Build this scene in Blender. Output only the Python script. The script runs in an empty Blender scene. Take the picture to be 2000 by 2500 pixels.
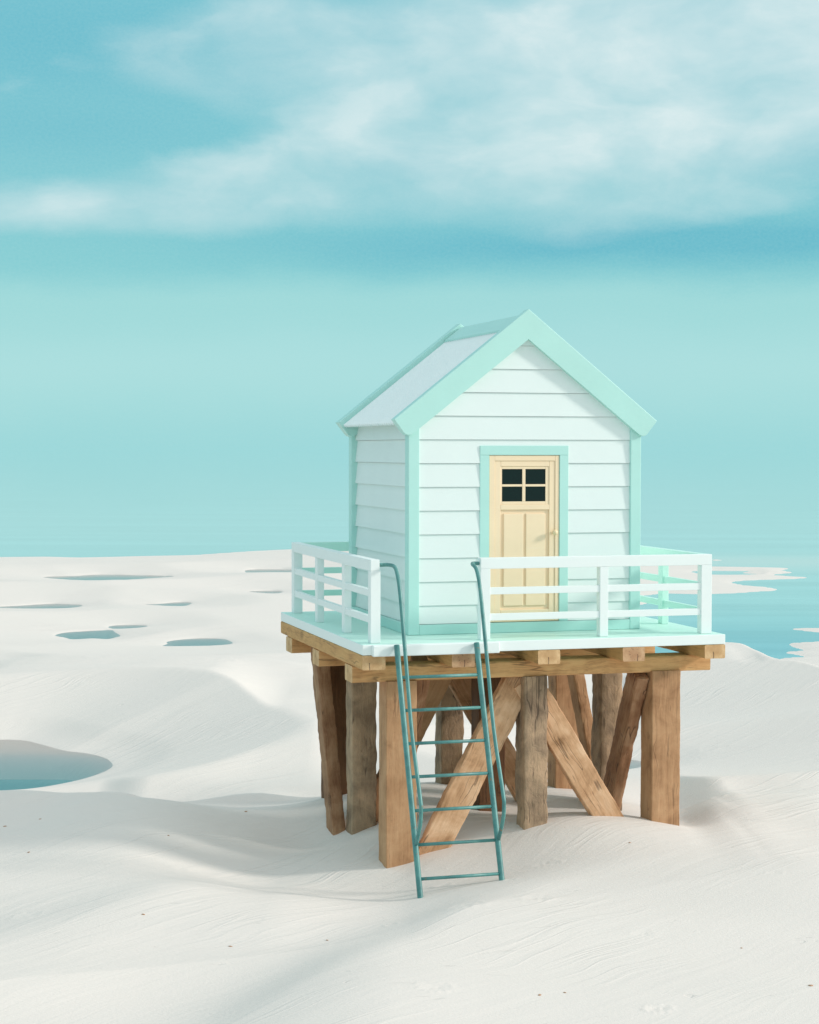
import bpy, bmesh, math, random
import numpy as np
from mathutils import Vector, Matrix, noise as mn
from math import radians as R
random.seed(7); rng = np.random.RandomState(5)
S = bpy.context.scene
COL = S.collection

# ------------------------------------------------------------------ camera
CAMP = Vector((-5.6711, -19.4021, 2.0754)); YAW, PITCH, ROLL, FPX = 0.285028, 0.034392, .001279, 4439.4
rt = Vector((math.cos(YAW), -math.sin(YAW), 0)); fw0 = Vector((math.sin(YAW), math.cos(YAW), 0)); up0 = Vector((0, 0, 1))
fw = fw0 * math.cos(PITCH) - up0 * math.sin(PITCH); up = up0 * math.cos(PITCH) + fw0 * math.sin(PITCH)
rt, up = rt * math.cos(ROLL) + up * math.sin(ROLL), up * math.cos(ROLL) - rt * math.sin(ROLL)
cd = bpy.data.cameras.new('camera'); cam = bpy.data.objects.new('camera', cd); COL.objects.link(cam)
cam.matrix_world = Matrix(((rt.x, up.x, -fw.x, CAMP.x), (rt.y, up.y, -fw.y, CAMP.y), (rt.z, up.z, -fw.z, CAMP.z), (0, 0, 0, 1)))
cd.sensor_fit = 'HORIZONTAL'; cd.sensor_width = 36; cd.lens = 36 * FPX / 2000; cd.clip_end = 20000; cd.clip_start = .1
S.camera = cam

def G(u, v, z):
    """ground point at height z on the sightline through camera pixel (u, v)"""
    d = fw + rt * ((u - 1000) / FPX) - up * ((v - 1250) / FPX)
    t = (z - CAMP.z) / d.z
    return (CAMP.x + d.x * t, CAMP.y + d.y * t)

# ------------------------------------------------------------------ object helpers
def link(o, parent=None):
    COL.objects.link(o)
    if parent: o.parent = parent
    return o
def empty(name, label, cat, loc=(0, 0, 0), group=None):
    o = bpy.data.objects.new(name, None); o.empty_display_size = .3; o.location = loc
    link(o); o['label'] = label; o['category'] = cat
    if group: o['group'] = group
    return o
def from_bm(name, bm, mats, parent=None, smooth=False, label=None, kind=None):
    me = bpy.data.meshes.new(name)
    bmesh.ops.recalc_face_normals(bm, faces=bm.faces)
    bm.to_mesh(me); bm.free()
    for m in (mats if isinstance(mats, (list, tuple)) else [mats]): me.materials.append(m)
    if smooth:
        for p in me.polygons: p.use_smooth = True
    o = bpy.data.objects.new(name, me); link(o, parent)
    if label: o['label'] = label
    if kind: o['kind'] = kind
    return o
def add_box(bm, x0, x1, y0, y1, z0, z1, bev=0.0, seg=2):
    vs = [bm.verts.new((x, y, z)) for x in (x0, x1) for y in (y0, y1) for z in (z0, z1)]
    idx = [(0, 1, 3, 2), (4, 6, 7, 5), (0, 4, 5, 1), (2, 3, 7, 6), (0, 2, 6, 4), (1, 5, 7, 3)]
    fs = [bm.faces.new([vs[i] for i in f]) for f in idx]
    if bev > 0:
        es = list({e for f in fs for e in f.edges})
        bmesh.ops.bevel(bm, geom=es, offset=bev, segments=seg, affect='EDGES', profile=.5)
def box(name, x0, x1, y0, y1, z0, z1, mat, parent=None, bev=.005, label=None):
    bm = bmesh.new(); add_box(bm, x0, x1, y0, y1, z0, z1, bev)
    return from_bm(name, bm, mat, parent, label=label)
def add_prism(bm, pts, y0, y1, bev=0):
    """polygon in XZ extruded along Y"""
    a = [bm.verts.new((x, y0, z)) for x, z in pts]; b = [bm.verts.new((x, y1, z)) for x, z in pts]
    n = len(pts); fs = [bm.faces.new(a), bm.faces.new(b[::-1])]
    for i in range(n): fs.append(bm.faces.new([a[i], b[i], b[(i + 1) % n], a[(i + 1) % n]]))
    if bev: bmesh.ops.bevel(bm, geom=list({e for f in fs for e in f.edges}), offset=bev, segments=2, affect='EDGES', profile=.5)
def catmull(P, n, closed=False):
    P = [Vector(p) for p in P]; m = len(P); out = []
    for i in range(m if closed else m - 1):
        g = lambda k: P[k % m] if closed else P[min(max(k, 0), m - 1)]
        p0, p1, p2, p3 = g(i - 1), g(i), g(i + 1), g(i + 2)
        for k in range(n):
            t = k / n
            out.append(.5 * ((2 * p1) + (p2 - p0) * t + (2 * p0 - 5 * p1 + 4 * p2 - p3) * t * t + (3 * p1 - p0 - 3 * p2 + p3) * t ** 3))
    if not closed: out.append(P[-1])
    return out
def add_tube(bm, pts, r, seg=14, cut0=None, cut1=None):
    rings = []; prev = None
    for i, p in enumerate(pts):
        t = (pts[min(i + 1, len(pts) - 1)] - pts[max(i - 1, 0)]).normalized()
        if prev is None:
            a = Vector((1, 0, 0)) if abs(t.x) < .8 else Vector((0, 0, 1))
            n = (a - t * a.dot(t)).normalized()
        else:
            n = (prev - t * prev.dot(t)).normalized()
        prev = n; b = t.cross(n)
        rings.append([bm.verts.new(p + n * (r * math.cos(2 * math.pi * k / seg)) + b * (r * math.sin(2 * math.pi * k / seg))) for k in range(seg)])
    for A, B in zip(rings, rings[1:]):
        for k in range(seg):
            f = bm.faces.new([A[k], A[(k + 1) % seg], B[(k + 1) % seg], B[k]]); f.smooth = True
    bm.faces.new(rings[0][::-1]); bm.faces.new(rings[-1])

# ------------------------------------------------------------------ node helpers
class N:
    def __init__(s, tree): s.t = tree; s.n = tree.nodes; s.l = tree.links
    def __call__(s, typ, ins=None, **kw):
        n = s.n.new(typ)
        for k, v in kw.items(): setattr(n, k, v)
        for k, v in (ins or {}).items():
            if isinstance(v, bpy.types.NodeSocket): s.l.new(v, n.inputs[k])
            else: n.inputs[k].default_value = v
        return n
    def math(s, op, a, b=None, c=None, clamp=False):
        ins = {0: a}
        if b is not None: ins[1] = b
        if c is not None: ins[2] = c
        return s('ShaderNodeMath', ins, operation=op, use_clamp=clamp).outputs[0]
    def mix(s, f, a, b, bt='MIX'):
        m = s('ShaderNodeMix', data_type='RGBA', blend_type=bt)
        for i, v in ((0, f), (6, a), (7, b)):
            if isinstance(v, bpy.types.NodeSocket): s.l.new(v, m.inputs[i])
            else: m.inputs[i].default_value = v if i == 0 or len(v) == 4 else (*v, 1)
        return m.outputs[2]
    def ramp(s, f, stops, interp='LINEAR'):
        r = s('ShaderNodeValToRGB', {0: f}); r.color_ramp.interpolation = interp
        e = r.color_ramp.elements
        for i, (p, c) in enumerate(stops):
            el = e[i] if i < 2 else e.new(p)
            el.position = p; el.color = (*c, 1) if hasattr(c, '__len__') else (c, c, c, 1)
        return r.outputs[0]
    def noise(s, vec, scale, detail=4, rough=.55, dist=0):
        return s('ShaderNodeTexNoise', {'Vector': vec, 'Scale': scale, 'Detail': detail, 'Roughness': rough, 'Distortion': dist}).outputs[0]
def lin(r, g, b):
    f = lambda c: (c / 255 / 12.92) if c <= 10 else ((c / 255 + .055) / 1.055) ** 2.4
    return (f(r), f(g), f(b))
def newmat(name):
    m = bpy.data.materials.new(name); m.use_nodes = True
    n = N(m.node_tree); n.n.clear()
    out = n('ShaderNodeOutputMaterial'); b = n('ShaderNodeBsdfPrincipled')
    n.l.new(b.outputs[0], out.inputs[0])
    return m, n, b

def paint(name, col, rough=.5, var=.06, bump=.15):
    m, n, b = newmat(name)
    tc = n('ShaderNodeTexCoord').outputs['Object']
    mp = n('ShaderNodeMapping', {'Vector': tc, 'Scale': (3, 30, 60)}).outputs[0]
    g = n.noise(mp, 1.2, 5, .6, .4); big = n.noise(tc, 2.2, 4)
    c2 = tuple(c * (1 - var * 2) for c in col); c3 = tuple(min(1, c * (1 + var)) for c in col)
    c = n.mix(n.math('MULTIPLY', big, 1), c2, c3)
    c = n.mix(n.ramp(g, [(.62, 0), (.78, .25)]), c, tuple(min(1, v * .6 + .36) for v in col))
    n.l.new(c, b.inputs['Base Color']); b.inputs['Roughness'].default_value = rough
    bp = n('ShaderNodeBump', {'Height': g, 'Strength': bump, 'Distance': .004}).outputs[0]
    n.l.new(bp, b.inputs['Normal'])
    return m

def wood(name, cols, rough=.75, grain=1.0, crack=.5, hew=0.0, knots=True, blot=.4):
    """timber along local Z"""
    m, n, b = newmat(name)
    tc = n('ShaderNodeTexCoord').outputs['Object']
    rnd = n('ShaderNodeObjectInfo').outputs['Random']
    off = n('ShaderNodeCombineXYZ', {0: n.math('MULTIPLY', rnd, 37.), 1: n.math('MULTIPLY', rnd, 71.), 2: n.math('MULTIPLY', rnd, 13.)}).outputs[0]
    v = n('ShaderNodeVectorMath', {0: tc, 1: off}, operation='ADD').outputs[0]
    warp = n('ShaderNodeTexNoise', {'Vector': v, 'Scale': 2.2, 'Detail': 2.}).outputs['Color']
    wv = n('ShaderNodeVectorMath', {0: n('ShaderNodeVectorMath', {0: warp, 1: (.5, .5, .5)}, operation='SUBTRACT').outputs[0], 'Scale': .10}, operation='SCALE').outputs[0]
    v2 = n('ShaderNodeVectorMath', {0: v, 1: wv}, operation='ADD').outputs[0]
    # knots bend the grain
    kn = n('ShaderNodeTexVoronoi', {'Vector': n('ShaderNodeMapping', {'Vector': v, 'Scale': (2.6, 2.6, 1.5)}).outputs[0], 'Scale': 1.0}, feature='F1').outputs['Distance']
    s1 = n('ShaderNodeMapping', {'Vector': v2, 'Scale': (26, 26, 1.1)}).outputs[0]
    s2 = n('ShaderNodeMapping', {'Vector': v2, 'Scale': (95, 95, 3.5)}).outputs[0]
    g1 = n.noise(s1, 1, 4, .6, .6); g2 = n.noise(s2, 1, 3, .6)
    blotch = n.noise(v, 2.6, 5, .6, .5)
    t = n.math('ADD', n.math('MULTIPLY', g1, .55 * grain), n.math('MULTIPLY', g2, .30 * grain))
    t = n.math('ADD', t, n.math('MULTIPLY', n.math('SUBTRACT', blotch, .5), blot * 1.4))
    t = n.math('ADD', n.math('MULTIPLY', n.math('SUBTRACT', t, .425 * grain), 1.6), .5)
    c = n.ramp(t, [(.12, cols[0]), (.5, cols[1]), (.88, cols[2])])
    if knots:
        ring = n.math('SINE', n.math('MULTIPLY', kn, 150.))
        kmask = n.ramp(kn, [(.0, 1.), (.10, .65), (.17, 0.)])
        c = n.mix(n.math('MULTIPLY', kmask, n.math('MULTIPLY_ADD', ring, .25, .55)), c, tuple(x * .35 for x in cols[0]))
    # long drying cracks
    cv = n('ShaderNodeMapping', {'Vector': v2, 'Scale': (7, 7, .35)}).outputs[0]
    cn = n.math('ABSOLUTE', n.math('SUBTRACT', n.noise(cv, 1, 2, .5), .5))
    ck = n.ramp(cn, [(0, 1.), (.006, .8), (.014, 0.)])
    gate = n.ramp(n.noise(v, 3.1, 2), [(.46, 0.), (.56, 1.)])
    ck = n.math('MULTIPLY', n.math('MULTIPLY', ck, gate), crack)
    c = n.mix(ck, c, (.03, .02, .015))
    # pits and stains
    vp = n('ShaderNodeTexVoronoi', {'Vector': n('ShaderNodeMapping', {'Vector': v, 'Scale': (9, 9, 4)}).outputs[0]}).outputs['Distance']
    c = n.mix(n.ramp(vp, [(.0, .8), (.05, .5), (.09, 0.)]), c, (.05, .03, .02))
    hw = n.noise(n('ShaderNodeMapping', {'Vector': v2, 'Rotation': (.5, .4, 0), 'Scale': (9, 9, 5)}).outputs[0], 1.4, 5, .6, 1.1)
    n.l.new(c, b.inputs['Base Color']); b.inputs['Roughness'].default_value = rough
    b.inputs['Specular IOR Level'].default_value = .25
    h = n.math('ADD', n.math('MULTIPLY', g1, .5), n.math('MULTIPLY', hw, 2.2 * hew))
    h = n.math('SUBTRACT', h, n.math('MULTIPLY', ck, 1.5))
    n.l.new(n('ShaderNodeBump', {'Height': h, 'Strength': .55, 'Distance': .012}).outputs[0], b.inputs['Normal'])
    return m

def endgrain(name, cols, pith=(0, .0), burl=False):
    m, n, b = newmat(name)
    tc = n('ShaderNodeTexCoord').outputs['Object']
    p = n('ShaderNodeMapping', {'Vector': tc, 'Location': (-pith[0], -pith[1], 0), 'Scale': (1, 1, 0)}).outputs[0]
    w = n('ShaderNodeTexNoise', {'Vector': tc, 'Scale': 9., 'Detail': 3.}).outputs[0]
    d = n('ShaderNodeVectorMath', {0: p}, operation='LENGTH').outputs['Value']
    d = n.math('ADD', d, n.math('MULTIPLY', w, .02))
    ring = n.math('SINE', n.math('MULTIPLY', d, 520.))
    bl = n.noise(tc, 14, 4)
    c = n.ramp(n.math('ADD', n.math('MULTIPLY', ring, .16), bl), [(.2, cols[0]), (.5, cols[1]), (.8, cols[2])])
    c = n.mix(n.ramp(d, [(.055, .55), (.11, .0)]), c, cols[0])
    if burl:
        vd = n('ShaderNodeTexVoronoi', {'Vector': tc, 'Scale': 38.}).outputs['Distance']
        c = n.mix(n.math('MULTIPLY', n.ramp(vd, [(.12, 1.), (.3, 0.)]), n.ramp(d, [(.05, 1.), (.1, 0.)])), c, tuple(x * .25 for x in cols[0]))
    sx = n('ShaderNodeSeparateXYZ', {0: tc})
    cr = n.math('ABSOLUTE', n.math('ADD', n.math('ADD', sx.outputs[0], n.math('MULTIPLY', n.math('SUBTRACT', n('ShaderNodeObjectInfo').outputs['Random'], .5), .10)), n.math('MULTIPLY', n.math('SUBTRACT', w, .55), .04)))
    cr = n.math('MULTIPLY', n.ramp(cr, [(.0, 1.), (.0025, .8), (.005, 0.)]), n.math('GREATER_THAN', sx.outputs[1], .0))
    c = n.mix(cr, c, (.05, .03, .02))
    n.l.new(c, b.inputs['Base Color']); b.inputs['Roughness'].default_value = .8
    n.l.new(n('ShaderNodeBump', {'Height': n.math('SUBTRACT', bl, cr), 'Strength': .4, 'Distance': .006}).outputs[0], b.inputs['Normal'])
    return m

WHITE = paint('white_board_paint', (.80, .885, .865), .5, .02)
RAILW = paint('railing_paint', (.85, .915, .90), .45, .02)
MINT = paint('mint_trim_paint', (.485, .795, .735), .45, .04)
DECKM = paint('deck_paint', (.60, .88, .79), .5, .03)
ROOFM = paint('roof_sheet_paint', (.84, .92, .915), .4, .02, .05)
DOORM = paint('door_wood_stain', (.95, .75, .51), .5, .05, .3)
KNOBM = paint('knob_wood', (.86, .68, .42), .35, .02)

PINE = wood('pine_beam', [(.37, .18, .07), (.69, .395, .175), (.80, .52, .24)], grain=.9, crack=.5, blot=.35)
PINE2 = wood('pine_joist', [(.33, .16, .065), (.60, .34, .14), (.74, .46, .20)], grain=.9, crack=.4, blot=.3)
BROWN = wood('brown_timber', [(0.274, 0.137, 0.065), (0.491, 0.274, 0.142), (0.629, 0.384, 0.216)], grain=.55, crack=.3, blot=.55)
RED = wood('reddish_timber', [(0.212, 0.095, 0.046), (0.373, 0.198, 0.106), (0.508, 0.317, 0.19)], grain=.8, crack=.7, blot=.7)
DARK = wood('dark_timber', [(0.089, 0.04, 0.02), (0.164, 0.077, 0.036), (0.232, 0.118, 0.056)], grain=.8, crack=.3, blot=.5)
GREY = wood('weathered_timber', [(0.163, 0.109, 0.07), (0.359, 0.247, 0.158), (0.541, 0.364, 0.228)], grain=.45, crack=.6, hew=1.0, knots=False, blot=.8)
TAN = wood('tan_brace', [(0.362, 0.191, 0.091), (0.615, 0.362, 0.201), (0.791, 0.523, 0.328)], grain=.7, crack=.5, blot=.8)
ENDA = endgrain('end_grain', [(.48, .27, .12), (.66, .42, .21), (.78, .54, .30)], (0, -.03))
ENDB = endgrain('end_grain_burl', [(.40, .20, .10), (.58, .35, .19), (.66, .43, .25)], (0, 0), True)

def steel():
    m, n, b = newmat('teal_painted_steel')
    tc = n('ShaderNodeTexCoord').outputs['Object']
    a = n.noise(tc, 6, 5, .65); f = n.noise(tc, 45, 4, .7)
    c = n.ramp(a, [(.25, (.04, .15, .15)), (.5, (.075, .255, .24)), (.75, (.13, .33, .30))])
    c = n.mix(n.ramp(f, [(.60, 0), (.72, .7)]), c, (.025, .10, .11))
    c = n.mix(n.ramp(n.noise(tc, 17, 4, .6), [(.66, 0), (.72, .8)]), c, (.30, .16, .08))
    n.l.new(c, b.inputs['Base Color']); b.inputs['Roughness'].default_value = .42
    b.inputs['Specular IOR Level'].default_value = .6
    n.l.new(n('ShaderNodeBump', {'Height': f, 'Strength': .25, 'Distance': .003}).outputs[0], b.inputs['Normal'])
    return m
STEEL = steel()

def glass():
    m, n, b = newmat('dark_window_glass')
    b.inputs['Base Color'].default_value = (.002, .014, .013, 1); b.inputs['Roughness'].default_value = .25
    b.inputs['Specular IOR Level'].default_value = .25
    return m
GLASS = glass()

# ------------------------------------------------------------------ numpy noise
def _h(ix, iy, s):
    v = (ix.astype(np.int64) * 374761393 + iy.astype(np.int64) * 668265263 + s * 974711) & 0x7fffffff
    v = ((v ^ (v >> 13)) * 1274126177) & 0x7fffffff
    return ((v ^ (v >> 16)) & 0xffff) / 65535. * 2 * np.pi
def perlin(x, y, s=0):
    ix = np.floor(x); iy = np.floor(y); fx = x - ix; fy = y - iy
    u = fx * fx * fx * (fx * (fx * 6 - 15) + 10); v = fy * fy * fy * (fy * (fy * 6 - 15) + 10)
    def g(a, b, dx, dy):
        t = _h(ix + a, iy + b, s); return np.cos(t) * dx + np.sin(t) * dy
    n00 = g(0, 0, fx, fy); n10 = g(1, 0, fx - 1, fy); n01 = g(0, 1, fx, fy - 1); n11 = g(1, 1, fx - 1, fy - 1)
    return (n00 + (n10 - n00) * u + (n01 - n00) * v + (n00 - n10 - n01 + n11) * u * v) * 1.4
def sm(t): t = np.clip(t, 0, 1); return t * t * (3 - 2 * t)
def sdpoly(x, y, P):
    """signed distance, negative inside"""
    d = np.full(x.shape, 1e9); ins = np.zeros(x.shape, bool); n = len(P)
    for i in range(n):
        ax, ay = P[i]; bx, by = P[(i + 1) % n]
        ex, ey = bx - ax, by - ay; L = ex * ex + ey * ey + 1e-12
        t = np.clip(((x - ax) * ex + (y - ay) * ey) / L, 0, 1)
        d = np.minimum(d, (x - ax - ex * t) ** 2 + (y - ay - ey * t) ** 2)
        c = ((ay > y) != (by > y))
        with np.errstate(divide='ignore', invalid='ignore'):
            xi = ax + (y - ay) * ex / (ey if ey else 1e-12)
        ins ^= c & (x < xi)
    d = np.sqrt(d); return np.where(ins, -d, d)
def lf(x, y):
    """lateral and forward coordinates of the dune field"""
    x = x - CAMP.x; y = y - CAMP.y
    return x * fw0.y - y * fw0.x, x * fw0.x + y * fw0.y
def smin(a, b, k):
    h = np.clip(.5 + .5 * (b - a) / k, 0, 1); return b * (1 - h) + a * h - k * h * (1 - h)

# ------------------------------------------------------------------ terrain layout
ZS, ZP = -3.2, -2.95
zq = lambda L: [(x / 2.4643, 1300 + y / 2.4643) for x, y in L]
z8 = lambda L: [(1500 + x / 3.45, 1300 + y / 3.45) for x, y in L]
ponds_uv = [
    [(-160, 1850), (-80, 1812), (0, 1806), (60, 1808), (110, 1820), (160, 1833), (210, 1839), (255, 1850), (275, 1866), (268, 1877), (240, 1890), (190, 1905), (120, 1919), (60, 1927), (0, 1932), (-90, 1930), (-150, 1900)],
    zq([(330, 620), (380, 605), (450, 598), (560, 592), (670, 588), (690, 600), (725, 622), (690, 632), (645, 642), (560, 638), (440, 644), (390, 632)]),
    zq([(985, 684), (1010, 670), (1004, 658), (1090, 645), (1200, 638), (1330, 640), (1380, 652), (1395, 670), (1280, 681), (1150, 684)]),
    zq([(650, 570), (690, 560), (810, 557), (890, 563), (820, 575), (700, 580)]),
    zq([(-60, 450), (100, 442), (300, 430), (420, 433), (500, 440), (385, 457), (100, 458)]),
    zq([(870, 434), (960, 430), (1060, 421), (1155, 421), (1120, 440), (1050, 444)]),
    zq([(1480, 355), (1550, 352), (1690, 353), (1697, 360), (1650, 368), (1560, 363)]),
    zq([(250, 268), (450, 262), (600, 253), (800, 256), (1060, 264), (850, 280), (640, 290), (420, 285)]),
    zq([(1400, 243), (1475, 240), (1480, 226), (1600, 222), (1760, 225), (1760, 240), (1600, 242)]),
    [(1490 + 85 * math.cos(a), 1866 + 14 * math.sin(a)) for a in np.linspace(0, 6.283, 13)[:-1]],
    [(1420 + 45 * math.cos(a), 1771 + 13 * math.sin(a)) for a in np.linspace(0, 6.283, 11)[:-1]],
]
def smoothpoly(uv, z):
    P = [Vector((*G(u, v, z), 0)) for u, v in uv]
    return [(p.x, p.y) for p in catmull(P, 4, True)]
PONDS = [smoothpoly(p, ZP) for p in ponds_uv]
PDEPTH = [.55, .60, .60, .30, .50, .50, .35, .12, .25, .5, .5]
# shore line of the sea and the lagoon on the right
far_uv = [(-900, 1372), (-300, 1366), (0, 1361), (120, 1360), (200, 1362), (330, 1359), (470, 1356), (600, 1347), (700, 1342), (1000, 1338), (1300, 1340), (1480, 1362), (1640, 1375)]
lag_uv = [(1738, 1384), (1860, 1386), (1925, 1388), (1905, 1393), (1933, 1398), (1883, 1403), (1920, 1407), (1975, 1411), (1900, 1414), (1819, 1417), (1783, 1422), (1819, 1430), (1862, 1433), (1899, 1440.5), (1848, 1444), (1790, 1448), (1700, 1450), (1625, 1448), (1590, 1452), (1565, 1455), (1540, 1462), (1590, 1470),
          (1500, 1490), (1440, 1530), (1480, 1575), (1600, 1600), (1740, 1610), (1850, 1622), (1914, 1607.5), (1966, 1604.5), (1945, 1598), (1917, 1593), (1950, 1590), (1965, 1587), (1940, 1580), (1929, 1572), (1960, 1569), (2100, 1560), (2100, 1544), (2000, 1543), (1960, 1539), (1932, 1535), (1970, 1534), (2000, 1534), (2200, 1530), (2600, 1500), (3200, 1440)]
SEA = [G(u, v, ZS) for u, v in far_uv]
SEA += [(p.x, p.y) for p in catmull([Vector((*G(u, v, ZS), 0)) for u, v in lag_uv], 3)]
SEA += [(600, 60), (900, 900), (-900, 900), (-600, 60)]
ISLE = smoothpoly(z8([(822, 228), (900, 226), (922, 231), (880, 236), (822, 236)]), ZS)
ISLE2 = smoothpoly([(1970, 1397.5), (1979, 1396.6), (1982, 1398.2), (1974, 1398.8)], ZS)
INNER = smoothpoly(z8([(640, 335), (720, 320), (1000, 322), (1190, 325), (1080, 338), (1150, 345), (1230, 350), (1130, 357), (850, 358), (700, 345)]), ZS)

def P(uv, z=-2.5): return [G(u, v, z) for u, v in uv]
# (line, extra height, reach towards the camera, reach away from the camera)
RIDGES = [
    (P([(-700, 1945), (-200, 1945), (60, 1938), (180, 1938), (300, 1950), (420, 1958), (600, 1950), (780, 1956), (1000, 1965)], -2.5), .62, 3.6, .75),
    (P([(-900, 2480), (-400, 2400), (-100, 2345), (200, 2290), (500, 2215), (800, 2165), (1000, 2140)], -2.6), .27, 2.4, 1.2),
    (P([(200, 2680), (500, 2560), (780, 2430), (1000, 2350), (1180, 2270), (1400, 2200), (1700, 2150), (2200, 2120), (2700, 2100)], -2.5), .30, 4.2, 1.5),
    (P([(1560, 1640), (1740, 1585), (1800, 1582), (1860, 1600), (1930, 1622), (2100, 1640)], -2.1), .62, 6.0, 2.2),
    (P([(1640, 1972), (1760, 1975), (1850, 1990), (2200, 2010)], -2.25), .13, 1.9, .9),
    (P([(1600, 1880), (1750, 1862), (1900, 1835), (2200, 1800)], -2.2), .46, 2.6, .9),
    (P([(-300, 1690), (0, 1672), (250, 1665), (500, 1678), (700, 1700)], -2.3), .42, 5.0, 3.5),
    (P([(250, 1850), (500, 1790), (700, 1755), (900, 1740)], -2.4), .26, 4.2, 3.2),
    (P([(0, 1590), (300, 1585), (600, 1600), (900, 1590)], -2.4), .14, 5.0, 4.0),
    (P([(100, 1500), (400, 1488), (800, 1500)], -2.4), .12, 7.0, 5.0),
    (P([(-200, 1440), (200, 1432), (500, 1440), (800, 1430)], -2.4), .15, 9.0, 7.0),
    (P([(-200, 1395), (200, 1388), (500, 1392), (900, 1380)], -2.4), .15, 9.0, 7.0),
    (P([(1750, 1720), (1900, 1690), (2100, 1665)], -2.2), .25, 3.0, 1.5),
]
CTRL = [(-.16, -.30, -2.45), (1.37, -.30, -2.13), (2.93, -.30, -2.19), (-.17, 1.35, -2.40), (1.37, 1.35, -2.26), (2.91, 1.35, -2.335),
        (-.17, 2.85, -2.31), (1.33, 2.85, -2.22), (2.9, 2.85, -2.35), (-.395, -1.82, -2.485), (.50, -1.77, -2.372), (.27, -.2, -2.35), (2.25, -.2, -2.09),
        (-.45, 1.45, -2.50), (-1.5, -.4, -2.60), (-1.5, 1.5, -2.47), (4.4, .3, -2.22), (4.9, 2.2, -2.34), (5.6, .4, -2.26), (1.4, -2.6, -2.28), (3.5, -2.5, -2.2)]
CTRL += [(*G(400, 1957, -2.52), -2.52), (*G(560, 1955, -2.50), -2.50), (*G(710, 1960, -2.48), -2.48), (*G(200, 1938, -2.52), -2.52), (*G(640, 1900, -2.6), -2.62), (*G(60, 1934, -2.5), -2.5)]
def raw(x, y):
    # lateral / forward frame of the dune field
    a = x * .93 - y * .37; b = x * .37 + y * .93
    wx = perlin(a * .08, b * .08, 3) * 2.5; wy = perlin(a * .08 + 9, b * .08, 4) * 2.0
    A, B = a + wx, b + wy
    h = -2.62 + .30 * perlin(A * .055, B * .13, 1) + .20 * perlin(A * .13, B * .30, 2)
    r = 1 - np.abs(perlin(A * .10 + .35 * B * .1, B * .22 - .2, 6)) * 2
    h = h + .10 * r
    h = h + .035 * perlin(A * .45, B * .9, 5)
    la, lb = lf(x, y)
    for L, ht, near, far in RIDGES:
        C = [lf(p[0], p[1]) for p in L]; C = catmull([Vector((p[0], p[1], 0)) for p in C], 5)
        ca = np.array([p.x for p in C]); cb = np.array([p.y for p in C]); k = np.argsort(ca); ca, cb = ca[k], cb[k]
        dl = lb - np.interp(la, ca, cb); t_ = (la - ca[0]) / (ca[-1] - ca[0])
        fade = sm(t_ / .22) * sm((1 - t_) / .22)
        q = np.abs(dl) / np.where(dl > 0, far, near)
        # crest: rises slowly on the near side, drops faster beyond
        h = h + ht * fade * np.exp(-q ** 1.8)
    return h
_c = np.array(CTRL)
def _rbf(x, y):
    d2 = (x[:, None] - _c[None, :, 0]) ** 2 + (y[:, None] - _c[None, :, 1]) ** 2
    return np.exp(-d2 / (1.15 ** 2))
_w = np.linalg.solve(_rbf(_c[:, 0], _c[:, 1]) + 1e-3 * np.eye(len(_c)), _c[:, 2] - (raw(_c[:, 0], _c[:, 1])))
DENTS = []
for u, v, r, dp in [(1080, 2168, .10, .02), (1170, 2173, .05, .02), (1247, 2183, .07, .025), (1330, 2152, .14, .02), (1355, 2154, .08, .02), (1140, 2260, .22, .022), (1310, 2245, .16, .02), (1754, 1985, .10, .025), (1790, 1972, .10, .02), (1890, 2196, .10, .015), (1825, 2040, .06, .015), (1570, 2311, .12, .012), (1605, 2492, .12, .03), (1060, 2472, .15, .02), (440, 2130, .1, .02), (955, 2271, .07, .03), (70, 2235, .16, .02), (330, 1870, .15, .02), (1730, 1790, .2, .02), (1700, 1805, .1, .02), (240, 1640, .3, .03), (540, 1655, .3, .03), (570, 1645, .2, .03), (130, 1810, .18, .02)]:
    px, py = G(u, v, -2.5); DENTS.append((px, py, r * .8, dp * .35))
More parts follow.
